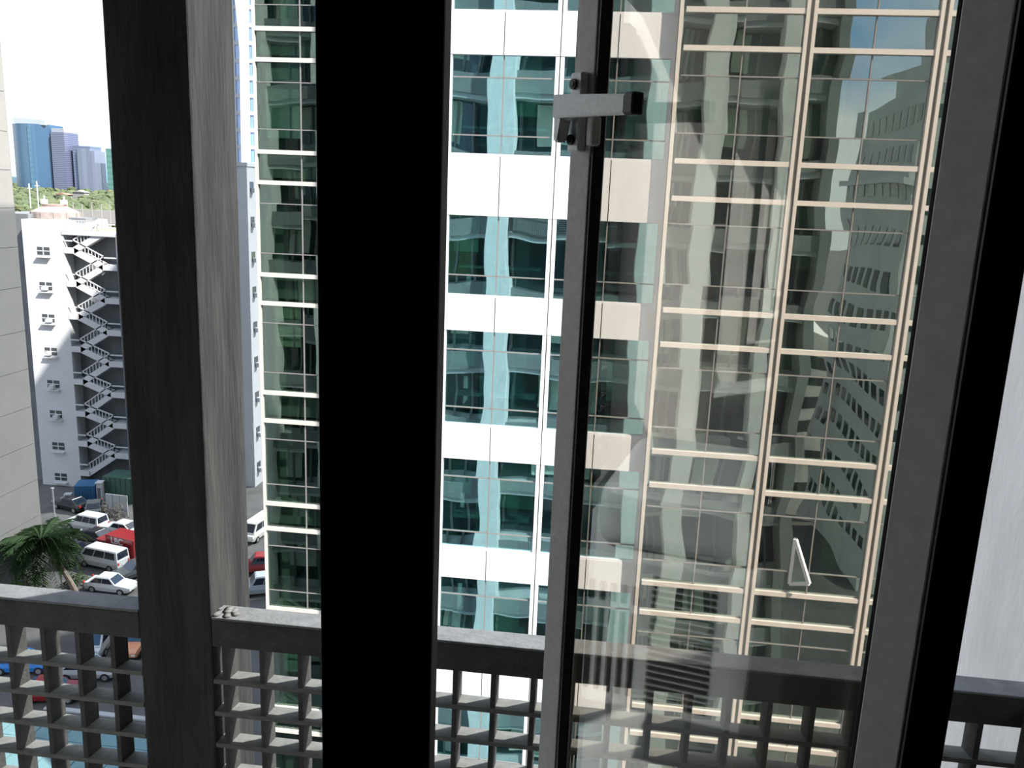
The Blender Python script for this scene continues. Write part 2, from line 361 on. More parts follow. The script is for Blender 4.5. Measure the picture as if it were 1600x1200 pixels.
# --- right: glass curtain wall, standing a little proud of the white facade
YC = YF - .0
cwe = bpy.data.objects.new('curtain_wall', None); C.objects.link(cwe); cwe.parent = ob; cwe['label'] = 'green glass curtain wall with cream transoms'
MX = [1.275 + 2.99 * k for k in range(6)]
xs = [MX[0] + 1.495 * k for k in range(11)]
glazed(cwe, xs, YC, G_curtain, .03, rnd, 300)
interior(cwe, 1.3, 16.2, YC, 5.0)
def transom(parent, x0, x1, yf, z):
    bx('transom', x0, x1, yf - .09, yf - .005, z - .062, z + .062, M_cream, parent)
for t, b in PAIRS:
    for z in (t, b):
        for j in range(5): transom(cwe, MX[j] + .1, MX[j + 1] - .1, YC, z)
for i, (t, b) in enumerate(PAIRS[2:11]):
    nxt = PAIRS[i + 3][0]
    for z in (b - .62, nxt + .66):
        for j in range(4): bx('thin_transom', MX[j] + .1, MX[j + 1] - .1, YC - .03, YC - .004, z - .014, z + .014, M_thin, cwe)
for j, x in enumerate(MX):
    if j == 0:
        bx('mullion', x - .05, x + .04, YC - .10, YC - .004, GZ, TOP, M_cream, cwe); bx('corner_return', x - .045, x - .005, YC, YC + .26, GZ, TOP, M_cream, cwe)
    else:
        for s in (-1, 1): bx('mullion', x + s * .085 - .042, x + s * .085 + .042, YC - .12, YC - .004, GZ, TOP, M_cream, cwe)
        bx('mullion_gap', x - .042, x + .042, YC - .04, YC - .003, GZ, TOP, M_thin, cwe)
for j in range(5): bx('thin_mullion', MX[j] + 1.495 - .016, MX[j] + 1.495 + .016, YC - .03, YC - .004, GZ, TOP, M_thin, cwe)
# one pane stands open as a vent, pushed out at its foot
v0, v1, v2 = atY(1243, 843, YC - .02), atY(1234, 912, YC - .05), atY(1264, 912, YC - .38)
def strut(bm, p, q_, r=.045):
    d = (q_ - p); m_ = Matrix.Translation((p + q_) / 2) @ d.to_track_quat('Z', 'Y').to_matrix().to_4x4()
    bmesh.ops.create_cube(bm, size=1, matrix=m_ @ Matrix.Diagonal((2 * r, 2 * r, d.length, 1)))
bm = bmesh.new()
for p, q_ in ((v0, v1), (v0, v2), (v1, v2)): strut(bm, p, q_)
frombm('vent_frame', bm, M_white_panel, cwe, -origin(cwe))
bm = bmesh.new(); f0 = [bm.verts.new(v) for v in (v0, v1, v2)]; f1 = [bm.verts.new(v + Vector((0, .02, 0))) for v in (v0, v1, v2)]
bm.faces.new(f0); bm.faces.new(f1[::-1])
for i in range(3): bm.faces.new((f0[i], f0[(i + 1) % 3], f1[(i + 1) % 3], f1[i]))
frombm('open_vent_pane', bm, G_curtain, cwe, -origin(cwe))
# --- left: white panelled facade with strip windows
YW = YF + .25
wfc = bpy.data.objects.new('panel_facade', None); C.objects.link(wfc); wfc.parent = ob; wfc['label'] = 'sunlit white panel facade with teal windows'
SP = [(6.0 + 3.6 * k, 5.0 + 3.6 * k) for k in (4, 3, 2, 1)] + [(6.0, 5.0), (2.57, 1.06), (-1.04, -1.96), (-4.58, -5.54), (-8.18, -9.08), (-11.8, -12.75), (-15.4, -16.4), (-19, -20), (-22.6, -23.6), (-26.2, -27.2)]
BJ = [-4.39, -1.58, 1.232]
interior(wfc, -4.4, 1.24, YW, 4.5)
for i, (t, b) in enumerate(SP):
    nxt = SP[i + 1][0] if i + 1 < len(SP) else b - 2.5
    bx('spandrel_backing', -4.5, 1.24, YW + .03, YW + .1, b, t, M_joint, wfc)
    for j in range(2):
        xa, xb = BJ[j], BJ[j + 1]; xm = (xa + xb) / 2
        for (p, q_) in ((xa, xm), (xm, xb)): bx('spandrel_panel', p + .012, q_ - .012, YW - .06, YW + .02, b, t, M_white_panel, wfc)
        # window frame: jambs, head, sill; then panes
        wx0, wx1 = xa + .11, xb - .11
        bx('window_jamb', xa + .014, wx0, YW - .05, YW + .04, nxt, b, M_white_panel, wfc); bx('window_jamb', wx1, xb - .014, YW - .05, YW + .04, nxt, b, M_white_panel, wfc)
        bx('joint', xa - .014, xa + .014, YW, YW + .05, nxt, t, M_joint, wfc)
        bx('window_sill', wx0, wx1, YW - .05, YW + .04, nxt, nxt + .05, M_white_panel, wfc)
        lines = [b - .53, nxt + .5] if i != 5 else [nxt + .55]
        zz = [b] + lines + [nxt + .05]
        for a_, b_ in zip(zz[:-1], zz[1:]):
            for (p, q_) in ((wx0, xm), (xm, wx1)):
                bx('window_pane', p + .008, q_ - .008, YW + .02, YW + .045, b_ + .008, a_ - .008, G_white, wfc)
        for z in lines: bx('window_transom', wx0, wx1, YW - .0, YW + .05, z - .016, z + .016, M_thin, wfc)
        bx('window_mullion', xm - .016, xm + .016, YW - .0, YW + .05, nxt, b, M_thin, wfc)
        if -18 < b < 10:
            if rnd.random() < .8:
                x0 = xm + rnd.uniform(.1, .3); bx('blind', x0, x0 + rnd.uniform(.5, .95), YW + .3, YW + .34, nxt + rnd.uniform(.3, 1.2), b, M_blind, wfc)
            bx('reflection_strip', xa + .95, xa + 1.35, YW + .7, YW + 1.0, nxt, b, M_blind2, wfc)  # added pale column imitating the strip reflected in the panes
            if rnd.random() < .7: bx('blind', xa + .2, xa + .85, YW + .3, YW + .34, b - rnd.uniform(.5, 1.3), b, M_blind, wfc)
            bx('desk', xa + .3, xb - .3, YW + .5, YW + 1.2, nxt + .7, nxt + .75, M_blind2, wfc)
bx('end_wall', -4.52, -4.40, YW - .06, YW + 3.4, GZ, TOP, M_white_panel, wfc)
bx('roof', -4.5, 16.3, YF + .3, YF + 20, TOP, TOP + .4, M_slab, ob); bx('side_wall', 16.25, 16.5, YF, YF + 20, GZ, TOP, M_cream, ob)

# --- set-back green glass tower wing on the left
WT = 48.0; YL = 25.5
wg = root('glass_tower', 'tall dark green glass tower left of the white panel facade', 'building', (-8, YL, GZ))
xl = [-10.82 + 1.38 * k for k in range(6)]
xl[-1] = -4.6
glazed(wg, xl, YL, G_wing, .03, random.Random(5), 300)
interior(wg, -10.75, -4.7, YL, 5.0)
for t, b in PAIRS:
    for z in (t, b): transom(wg, -10.82, -4.6, YL, z)
for i, (t, b) in enumerate(PAIRS[2:11]):
    nxt = PAIRS[i + 3][0]
    for z in (b - .62, nxt + .66): bx('thin_transom', -10.82, -4.6, YL - .025, YL - .004, z - .014, z + .014, M_thin, wg)
for x in xl[1:-1]: bx('thin_mullion', x - .018, x + .018, YL - .03, YL - .004, GZ, 24, M_thin, wg)
bx('corner_trim', -10.87, -10.80, YL - .1, YL + .02, GZ, WT, M_cream, wg)
bx('side_wall', -10.87, -10.80, YL + .02, 78, GZ, WT, G_wing and mat('dark_green_spandrel', (.05, .09, .07), .25), wg)
bx('upper_front', -10.8, -4.6, YL, YL + .2, 24, WT, mat('dark_green_spandrel', (.05, .09, .07), .25), wg)
bx('rear_mass', -10.78, -4.6, 44, 78, GZ, WT, M_int, wg); bx('roof', -10.8, -4.6, YL, 78, WT, WT + .4, M_slab, wg)

# --- tower behind our own building (mirrored in the curtain wall)
M_tower = mat('grey_tower_render', (.50, .50, .47), .9, var=.1, vscale=.3)
mt = root('apartment_tower', 'grey tower with rows of dark windows mirrored in the curtain wall', 'building', (33, -35, GZ))
bx('body', 24.5, 46, -52, -32, GZ, 11, M_tower, mt); bx('setback_top', 26.5, 43, -50, -34, 11, 14.5, M_tower, mt); bx('crown', 29.5, 40, -48, -36, 14.5, 19, M_tower, mt); bx('cornice', 23.8, 46.4, -52.4, -31.6, 3.2, 3.8, M_own, mt)
for k in range(10):
    for i in range(9): bx('window', 25.2 + 2.3 * i, 26.5 + 2.3 * i, -32.02, -31.95, 8.6 - 3.4 * k, 10.0 - 3.4 * k, M_ownwin, mt)
for k in range(12):
    for i in range(8): bx('window', 24.45, 24.52, -50.8 + 2.3 * i, -49.5 + 2.3 * i, 8.6 - 3.4 * k, 10.0 - 3.4 * k, M_ownwin, mt)
mt2 = root('podium_block', 'low pale block beyond the corner mirrored in the curtain wall', 'building', (20, -60, GZ))
bx('body', 16, 25.5, -70, -54, GZ, -12, M_pale, mt2)
for k in range(6): bx('window_band', 16.3, 25.2, -54.02, -53.95, -15.5 - 3.0 * k, -14 - 3.0 * k, M_ownwin, mt2)

# ================================================================== LEFT: NEAR BUILDING EDGE
def psub(v, p): return v - origin(p)
M_tilewall = mat('beige_panel_wall', (.20, .19, .178), .85, var=.06, vscale=.5)
YN = 65.6
nbx = atY(23, 326, YN).x
# the face seen looks towards the street (+X); its far corner is the edge in view
nb = root('panelled_building', 'pale stone-panelled building cut off at the left edge of the photograph', 'building', (nbx - 6, YN - 10, GZ))
nz_ = [GZ + .9] + [EYE.z + (z - EYE.z) * 1.094 for z in (-28, -25, -22, -19, -16, -13, -10, -6.65, -3.63, -.75, 1.98, 4.72, 7.5, 10.3, 13.1, 16, 19)]
bx('core', nbx - 14, nbx - .04, YN - 22, YN - .05, GZ, 24, M_joint, nb)
bx('plinth', nbx - 14, nbx + .06, YN - 22, YN, GZ, GZ + .9, mat('dark_plinth', (.06, .06, .055), .9), nb)
for z0, z1 in zip(nz_[:-1], nz_[1:]):
    for i in range(4): bx('panel', nbx - .04, nbx, YN - 5.5 * (i + 1) + .02, YN - 5.5 * i - .02 * (i > 0), z0 + .02, z1 - .02, M_tilewall, nb)
    bx('end_panel', nbx - 14, nbx, YN - .05, YN, z0 + .02, z1 - .02, M_tilewall, nb)

# ================================================================== STAIR BUILDING
YS = 87.5
M_wht = mat('white_painted_concrete', (.46, .46, .465), .85, var=.06, vscale=.4)
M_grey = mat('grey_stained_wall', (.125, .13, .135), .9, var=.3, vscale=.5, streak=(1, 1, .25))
M_dkwin = mat('dark_window_glass', (.05, .055, .06), .12)
bx0, bx1 = atY(33, 345, YS).x, atY(98, 360, YS).x
ztop = atY(95, 345, YS).z
sbd = root('stair_building', 'white building with zigzag outdoor fire stairs beside a plain shaft', 'building', ((bx0 + bx1) / 2, YS, GZ))
bx('shaft', bx0, bx1, YS, YS + 9, GZ, ztop, M_wht, sbd)
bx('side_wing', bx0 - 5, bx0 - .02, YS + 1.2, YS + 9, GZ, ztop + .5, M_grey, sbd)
XR = bx1 + 12
zr = atY(172, 366, YS).z
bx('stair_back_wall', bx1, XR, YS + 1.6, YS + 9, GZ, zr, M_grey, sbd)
bx('roof_slab', bx1 - .1, XR, YS - .1, YS + 9, zr - .28, zr + .22, M_wht, sbd)
bx('roof_parapet', bx0, XR, YS + 8.5, YS + 9, ztop - .5, atY(172, 334, YS).z, M_tilewall, sbd)
for k in range(8):
    p = atY(68 + 3.9 * k, [392, 447, 497, 549, 600, 647, 697, 745][k], YS)
    w = bx('window_recess', p.x - .72, p.x + .72, YS - .04, YS + .02, p.z - .42, p.z + .42, M_dkwin, sbd)
    bx('window_bar', p.x - .05, p.x + .05, YS - .07, YS - .04, p.z - .42, p.z + .42, M_wht, sbd)
    bx('window_bar', p.x - .72, p.x + .72, YS - .07, YS - .04, p.z - .05, p.z + .05, M_wht, sbd)
    bx('window_ledge', p.x - .8, p.x + .8, YS - .4, YS, p.z - .72, p.z - .62, M_wht, sbd)
    if k in (1, 2, 3, 4, 5): bx('window_air_conditioner', p.x - .5 + .2 * (k % 3), p.x + .1 + .2 * (k % 3), YS - .5, YS - .05, p.z - .4, p.z - .08, M_ac, sbd)
LN = [atY(a, b, YS) for a, b in ((118, 392), (118, 444), (120.5, 495), (124, 546), (128, 597), (131, 647), (135, 694), (138, 740))]
RN = [atY(a, b, YS) for a, b in ((164, 366), (163, 418), (165, 470), (168, 520), (172, 569), (175, 617), (178, 665), (180.5, 712))]
lx = sum(p.x for p in LN) / 8; rx = sum(p.x for p in RN[1:]) / 7
M_rail2 = mat('dark_stair_rail', (.13, .14, .16), .6)
def flight(xa, za, xb, zb, y0, y1):
    h = .38
    bm = bmesh.new(); prism(bm, [(xa, za + h), (xb, zb + h), (xb, zb - h), (xa, za - h)], y0, y1)
    f = frombm('stair_flight', bm, M_wht, sbd, -sbd.location)
    bm = bmesh.new(); prism(bm, [(xa, za + h + .85), (xb, zb + h + .85), (xb, zb + h + .72), (xa, za + h + .72)], y0, y0 + .1)
    frombm('handrail', bm, M_wht, f)
    bm = bmesh.new()
    for i in range(9):
        t = (i + .5) / 9; x = xa + (xb - xa) * t; z = za + (zb - za) * t
        addbox(bm, x - .035, x + .035, y0 + .02, y0 + .08, z + h, z + h + .75)
    frombm('balusters', bm, M_wht, f)
for k in range(8):
    za = LN[k].z; zu = RN[k].z
    flight(lx, za, rx, zu, YS + .05, YS + .75)
    if k < 7: flight(lx, za, rx, RN[k + 1].z, YS - .75 + .8, YS + .8)
    bx('landing', bx1, lx + .1, YS - .05, YS + 1.6, za - .32, za + .30, M_wht, sbd)
    bx('landing', rx - .1, rx + 1.6, YS - .05, YS + 1.6, zu - .32, zu + .30, M_wht, sbd)
    bx('landing_rail', rx + .1, rx + 1.6, YS - .05, YS + .03, zu + .98, zu + 1.12, M_wht, sbd)
    bx('landing_rail', bx1, lx, YS - .05, YS + .03, za + .98, za + 1.12, M_wht, sbd)
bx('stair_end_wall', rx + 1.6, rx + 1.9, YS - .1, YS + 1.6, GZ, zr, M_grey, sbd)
# water tank on the roof
tk0, tk1 = atY(50, 330, YS + 4).x, atY(115, 330, YS + 4).x; tc_ = (tk0 + tk1) / 2; tr_ = (tk1 - tk0) / 2
tz = atY(80, 343, YS + 4).z; 
tank = root('water_tank', 'round domed rooftop water tank on the white stair building', 'water tank', (tc_, YS + 4.5, ztop))
M_rust = mat('rusty_pale_steel', (.24, .195, .175), .8, var=.3, vscale=1.5)
bm = bmesh.new(); zt2 = atY(80, 331, YS + 4).z; zt3 = atY(80, 322, YS + 4).z; zt4 = atY(80, 319, YS + 4).z
cyl(bm, (0, 0, (ztop + zt2) / 2 - ztop), tr_, zt2 - ztop, 'z', 24); frombm('drum', bm, M_rust, tank)
bm = bmesh.new(); cyl(bm, (0, 0, (zt2 + zt3) / 2 - ztop), tr_, zt3 - zt2, 'z', 24, tr_ * .5); frombm('domed_lid', bm, M_rust, tank)
bm = bmesh.new(); cyl(bm, (0, 0, (zt3 + zt4) / 2 - ztop), tr_ * .52, zt4 - zt3, 'z', 24); frombm('lid_deck', bm, mat('dark_rust', (.25, .17, .15), .9), tank)
bm = bmesh.new()
for i in range(12):
    a = i * math.pi / 6; addbox(bm, math.cos(a) * tr_ * 1.01 - .05, math.cos(a) * tr_ * 1.01 + .05, math.sin(a) * tr_ * 1.01 - .05, math.sin(a) * tr_ * 1.01 + .05, 0, zt2 - ztop)
frombm('ribs', bm, M_rust, tank)
for dx in (-.5, .45):
    bm = bmesh.new(); addbox(bm, dx * tr_ - .3, dx * tr_ + .25, -.3, .2, zt4 - ztop, zt4 - ztop + .5); addbox(bm, dx * tr_ - .06, dx * tr_ + .06, -.06, .06, zt4 - ztop, zt4 - ztop + .9); frombm('roof_vent', bm, M_wht, tank)
# roof clutter right of the tank
for k, (px, y0, y1) in enumerate(((114, 321, 345), (128, 324, 346), (143, 321, 360), (158, 324, 352), (171, 320, 350))):
    p = atY(px, y0, YS + 5); q2 = atY(px, y1, YS + 5)
    bm = bmesh.new(); cyl(bm, (0, 0, (p.z - zr) / 2), .07, p.z - zr, 'z', 8); cyl(bm, (0, 0, p.z - zr + .05), .12, .1, 'z', 8); addbox(bm, -.15, .15, -.15, .15, 0, .1)
    tag(frombm('roof_pole', bm, M_tilewall, None, (p.x, YS + 5, zr + .22)), ['thin pale roof pole beside the water tank', 'short thin roof pole second from the water tank', 'tall thin roof pole third from the water tank', 'thin roof pole fourth from the water tank', 'thin roof pole nearest the dark concrete post'][k], 'pole', 'roof poles on the stair building')
p0, p1 = atY(118, 343, YS + 3), atY(138, 358, YS + 3)
hut = root('roof_hut', 'small white roof hut with sloped side above the fire stairs', 'hut', ((p0.x + p1.x) / 2, YS + 3, zr))
bm = bmesh.new(); prism(bm, [(p0.x, zr + .2), (p1.x, zr + .2), (p1.x + .15, p0.z), (p0.x - .1, p0.z)], YS + 2.4, YS + 4.2); frombm('walls', bm, M_wht, hut, -hut.location)
bx('hut_roof', p0.x - .3, p1.x + .3, YS + 2.2, YS + 4.4, p0.z, p0.z + .22, M_grey, hut)
bx('roof_edge_beam', atY(133, 356, YS + 1).x, XR, YS + .6, YS + 1.1, zr + .22, zr + .55, mat('ochre_beam', (.62, .48, .28), .8), sbd)
bm = bmesh.new()
for i in range(14): addbox(bm, bx1 + .1 + i * .3, bx1 + .15 + i * .3, YS - .02, YS + .03, zr + .22, zr + 1.3)
for h in (.7, 1.0, 1.3): addbox(bm, bx1, bx1 + 4.2, YS - .02, YS + .03, zr + .18 + h - .2, zr + .24 + h - .2)
frombm('roof_railing', bm, M_wht, sbd, -sbd.location)

# ================================================================== PALE BUILDING AND BLUE TOWER BESIDE THE POST
YA = 92.0
ax1 = atY(389, 400, YA).x; az1 = atY(390, 260, YA).z
M_paleA = mat('pale_grey_render', (.38, .385, .39), .85, var=.05, vscale=.3)
ba = root('slab_building', 'narrow pale grey building between the dark post and the green tower', 'building', (ax1 - 4, YA, GZ))
zb_ = atY(390, 775, YA).z
bx('body', ax1 - 9, ax1, YA, YA + 20, zb_, az1, M_paleA, ba); bx('recessed_base', ax1 - 9, ax1 - .5, YA + .5, YA + 20, GZ, zb_, M_paleA, ba)
bx('roof_edge', ax1 - 9.1, ax1 + .1, YA - .1, YA + 20, az1, az1 + .4, M_paleA, ba)
for k in range(9):
    z = atY(394, 292 + 54.5 * k, YA + 1).z
    o = bx('side_window', ax1 - .02, ax1 + .03, YA + .7, YA + 1.7, z - .55, z + .55, M_dkwin, ba)
    bx('side_air_conditioner', ax1 + .03, ax1 + .45, YA + .9, YA + 1.5, z - .65, z - .15, M_ac, ba)
    o = bx('side_window', ax1 - .02, ax1 + .03, YA + 5, YA + 7, z - .75, z + .75, M_dkwin, ba)
YB = 155.0
M_bglass = mat('pale_blue_tower_glass', (.22, .36, .58), .08, var=.25, vscale=.08, spec=.9)
tx0, tx1 = atY(352, 100, YB).x, atY(412, 100, YB).x
tb = root('glass_skyscraper', 'pale blue glass skyscraper with a white column above the slab building', 'building', ((tx0 + tx1) / 2, YB, GZ))
bx('glass_body', tx0, tx1, YB, YB + 30, GZ, 62, M_bglass, tb)
for k in range(22): bx('floor_band', tx0 - .05, tx1 + .05, YB - .15, YB + .1, 2 + 3.0 * k, 2.7 + 3.0 * k, M_paleA, tb)
for k in range(5):
    x = tx0 + (tx1 - tx0) * k / 4; bx('fin', x - .12, x + .12, YB - .2, YB, GZ, 62, M_paleA, tb)
bm = bmesh.new(); c0, c1, c2 = atY(373, 0, YB), atY(380, 80, YB), atY(382, 258, YB); d0 = atY(390, 0, YB)
prism(bm, [(c2.x, c2.z - 8), (atY(392, 258, YB).x, c2.z - 8), (atY(390, 80, YB).x, c1.z), (d0.x, c0.z), (d0.x, 60), (c0.x - .6, 60), (c0.x, c0.z), (c1.x, c1.z)], YB - 1.6, YB - .2)
frombm('white_column', bm, M_wht, tb, -tb.location)

# ================================================================== FAR TOWERS AND TREES
def stripes(name, a, b, sc, rough=.3, vertical=False):
    m = bpy.data.materials.new(name); m.use_nodes = True; t = m.node_tree; bs = t.nodes['Principled BSDF']; bs.inputs['Roughness'].default_value = rough
    g = N(t, 'ShaderNodeNewGeometry'); sp = N(t, 'ShaderNodeSeparateXYZ'); t.links.new(g.outputs['Position'], sp.inputs[0])
    ml = N(t, 'ShaderNodeMath', operation='MULTIPLY'); ml.inputs[1].default_value = sc; t.links.new(sp.outputs[0 if vertical else 2], ml.inputs[0])
    fr = N(t, 'ShaderNodeMath', operation='FRACT'); t.links.new(ml.outputs[0], fr.inputs[0])
    gt = N(t, 'ShaderNodeMath', operation='GREATER_THAN'); gt.inputs[1].default_value = .5; t.links.new(fr.outputs[0], gt.inputs[0])
    mi = N(t, 'ShaderNodeMix', data_type='RGBA'); mi.inputs[6].default_value = (*a, 1); mi.inputs[7].default_value = (*b, 1); t.links.new(gt.outputs[0], mi.inputs[0]); t.links.new(mi.outputs[2], bs.inputs['Base Color'])
    return m
YT = 1500.0
def fpt(px, py): return atY(px, py, YT)
# blue tower: bowed glass front, slanted crown
a0, a1 = fpt(19, 196).x, fpt(76, 190).x; wdt = a1 - a0
T1 = root('blue_skyscraper', 'broad blue glass skyscraper with slanted pale crown on the horizon', 'building', ((a0 + a1) / 2, YT, GZ))
bm = bmesh.new(); pts = []
for i in range(13): t = i / 12; pts.append((a0 + wdt * t, YT - 16 * math.sin(math.pi * t)))
pts += [(a1, YT + 40), (a0, YT + 40)]
prism(bm, pts, GZ, fpt(50, 194).z, 'z'); frombm('glass_body', bm, stripes('blue_bands', (.04, .085, .15), (.05, .10, .17), .02, .25, True), T1, -T1.location)
bm = bmesh.new(); prism(bm, [(fpt(25, 186).x, fpt(25, 194).z), (fpt(74, 190).x, fpt(74, 196).z), (fpt(74, 188).x, fpt(74, 188).z), (fpt(24, 184).x, fpt(24, 184).z)], YT - 8, YT + 20); frombm('crown', bm, mat('grey_crown', (.30, .32, .34), .7), T1, -T1.location)
bx('core_panel', fpt(52, 200).x, fpt(56, 200).x, YT - 17.5, YT - 10, GZ, fpt(50, 196).z, stripes('blue_core', (.07, .14, .21), (.06, .125, .19), .1), T1)
b0, b1 = fpt(80, 200).x, fpt(106, 205).x
T2 = root('grey_skyscraper', 'slim grey skyscraper with fine horizontal bands between two towers', 'building', ((b0 + b1) / 2, YT, GZ))
bm = bmesh.new(); prism(bm, [(b0, YT), (b0 + 3, YT - 8), (b1 - 3, YT - 8), (b1, YT), (b1, YT + 30), (b0, YT + 30)], GZ, fpt(90, 207).z, 'z'); frombm('banded_body', bm, stripes('grey_bands', (.055, .06, .11), (.12, .13, .19), .3), T2, -T2.location)
bm = bmesh.new(); prism(bm, [(b0 + 1, YT + 2), (b0 + 4, YT - 6), (b1 - 4, YT - 6), (b1 - 1, YT + 2), (b1 - 1, YT + 28), (b0 + 1, YT + 28)], fpt(90, 207).z, fpt(90, 200.5).z, 'z'); frombm('crown', bm, mat('pale_violet_crown', (.22, .23, .28), .6), T2, -T2.location)
c0_, c1_ = fpt(113, 230).x, fpt(149, 235).x
T3 = root('twin_tone_skyscraper', 'shorter skyscraper with dark left half and pale right half', 'building', ((c0_ + c1_) / 2, YT, GZ))
cm = fpt(123, 230).x
c2_ = fpt(143, 235).x; ZT = fpt(115, 228).z; M_slate = mat('slate_blue', (.08, .10, .16), .5)
bx('dark_wing', c0_, cm, YT, YT + 35, GZ, ZT, stripes('dark_bands', (.07, .09, .15), (.10, .12, .19), .2), T3)
M_cols = stripes('pale_cols', (.14, .155, .21), (.115, .13, .185), .06, .4, True)
bx('pale_wing', cm, c2_, YT - 6, YT + 30, GZ, fpt(130, 232).z, M_cols, T3); bx('low_wing', c2_, c1_, YT - 4, YT + 30, GZ, fpt(146, 236).z, M_cols, T3)
bx('roof_cap', cm, c2_, YT - 4, YT + 30, fpt(130, 232).z, ZT, M_slate, T3)
d0_ = fpt(165, 232).x
T4 = root('green_skyscraper', 'distant green glass tower mostly hidden behind the dark post', 'building', (d0_ + 15, YT, GZ))
bx('glass_body', d0_, d0_ + 40, YT, YT + 30, GZ, fpt(165, 232).z, stripes('green_bands', (.06, .14, .13), (.08, .17, .15), .1), T4); bx('roof', d0_ + 4, d0_ + 30, YT + 5, YT + 25, fpt(165, 232).z, fpt(165, 230).z, M_paleA, T4)
e1_ = fpt(20, 220).x
T5 = root('slate_skyscraper', 'narrow slate tower behind the left side of the blue skyscraper', 'building', (e1_ - 6, YT + 60, GZ))
bx('body', e1_ - 16, e1_ + 3, YT + 50, YT + 80, GZ, fpt(18, 218).z, stripes('slate_bands', (.13, .17, .23), (.16, .20, .26), .1), T5); bx('roof', e1_ - 10, e1_, YT + 55, YT + 75, fpt(18, 218).z, fpt(18, 216).z, M_paleA, T5)
# hills at the horizon
bm = bmesh.new(); pr = [(-3200, -40)]
for i in range(41): x = -3200 + i * 70; pr.append((x, -4 + 7 * math.sin(i * .7) + 4 * math.sin(i * 1.9)))
pr.append((-400, -40)); prism(bm, pr, 2600, 2700); struct(frombm('hills', bm, mat('blue_hills', (.10, .16, .22), .95)), 'low dark blue rise along the horizon', 'hill')
# wooded park: uncountable crowns, one object
M_leaf = mat('park_foliage', (.045, .06, .022), .9, var=.5, vscale=.06)
M_leaf2 = mat('yellow_green_foliage', (.065, .075, .03), .9, var=.4, vscale=.09)
def crowns(name, n, mtl, seed, label, y0, y1):
    r = random.Random(seed); bm = bmesh.new()
    ico = bmesh.new(); bmesh.ops.create_icosphere(ico, subdivisions=1, radius=1); V0 = [v.co.copy() for v in ico.verts]; F0 = [[v.index for v in f.verts] for f in ico.faces]; ico.free()
    verts = []; faces = []
    for i in range(n):
        y = y0 * (y1 / y0) ** r.random(); x = y * r.uniform(-.98, -.45); s = r.uniform(3.5, 8); h = r.uniform(5, 15)
        for (ox, oy, oz, k) in ((0, 0, 0, 1), (.6, -.3, -.25, .7), (-.55, .1, -.3, .75), (.1, -.5, .2, .6)):
            b0 = len(verts)
            for v in V0:
                j = s * k * r.uniform(.8, 1.2); verts.append((x + ox * s + v.x * j, y + oy * s + v.y * j, GZ + h + oz * s + v.z * j * .75))
            faces += [[b0 + a for a in f] for f in F0]
        b0 = len(verts); verts += [(x - .4, y, GZ), (x + .4, y, GZ), (x + .2, y, GZ + h), (x - .2, y, GZ + h)]; faces.append([b0, b0 + 1, b0 + 2, b0 + 3])
    me = bpy.data.meshes.new(name); me.from_pydata(verts, [], faces); me.materials.append(mtl)
    tag(link(name, me), label, 'trees', kind='stuff')
crowns('park_trees', 2200, M_leaf, 1, 'dense green treetops of the park below the far towers', 420, 2300)
crowns('pale_park_trees', 900, M_leaf2, 2, 'lighter yellow green treetops scattered through the far park', 420, 1500)
for k, (px, y0) in enumerate(((45, 287), (57, 283))):
    p = atY(px, y0, 500); bm = bmesh.new(); cyl(bm, (0, 0, (p.z - GZ) / 2), .35, p.z - GZ, 'z', 8); addbox(bm, -1.5, 1.5, -.2, .2, p.z - GZ - 3, p.z - GZ - 2.6)
    tag(frombm('mast', bm, M_wht, None, (p.x, 500, GZ)), ['thin pale mast among the park trees', 'thin pale mast below the blue skyscraper'][k], 'mast')
for k, (px, py) in enumerate(((100, 302), (126, 298))):
    p = atY(px, py, 820); h = root('house', ['red roofed house among the park trees above the water tank', 'pale roofed house among the park trees'][k], 'house', (p.x, 820, GZ), 0, 'houses in the far park')
    bx('walls', p.x - 6, p.x + 6, 816, 824, GZ, p.z - 1.5, M_tilewall, h); bm = bmesh.new(); prism(bm, [(p.x - 7, p.z - 1.5), (p.x + 7, p.z - 1.5), (p.x, p.z + .4)], 815, 825); frombm('roof', bm, mat('red_roof', (.25, .12, .08), .8) if k != 1 else M_tilewall, h, -h.location)

# ================================================================== CAR PARK THINGS
M_tyre = mat('tyre_rubber', (.015, .015, .015), .8); M_hub = mat('wheel_hub', (.35, .35, .36), .4, .5)
M_carglass = mat('car_window_glass', (.012, .018, .03), .08, spec=.8)
M_lamp = mat('lamp_lens', (.7, .7, .65), .15); M_red = mat('red_lamp_lens', (.5, .03, .02), .2)
def paint(n, c, r=.25): return mat('paint_' + n, c, r, spec=.6)
WH = None
def wheel_mesh():
    global WH
    if WH is None:
        bm = bmesh.new(); cyl(bm, (0, 0, 0), .32, .2, 'y', 18); me = bpy.data.meshes.new('wheel'); bm.to_mesh(me); bm.free(); me.materials.append(M_tyre)
        b2 = bmesh.new(); cyl(b2, (0, 0, 0), .19, .22, 'y', 12); m2 = bpy.data.meshes.new('hub'); b2.to_mesh(m2); b2.free(); m2.materials.append(M_hub); WH = (me, m2)
    return WH
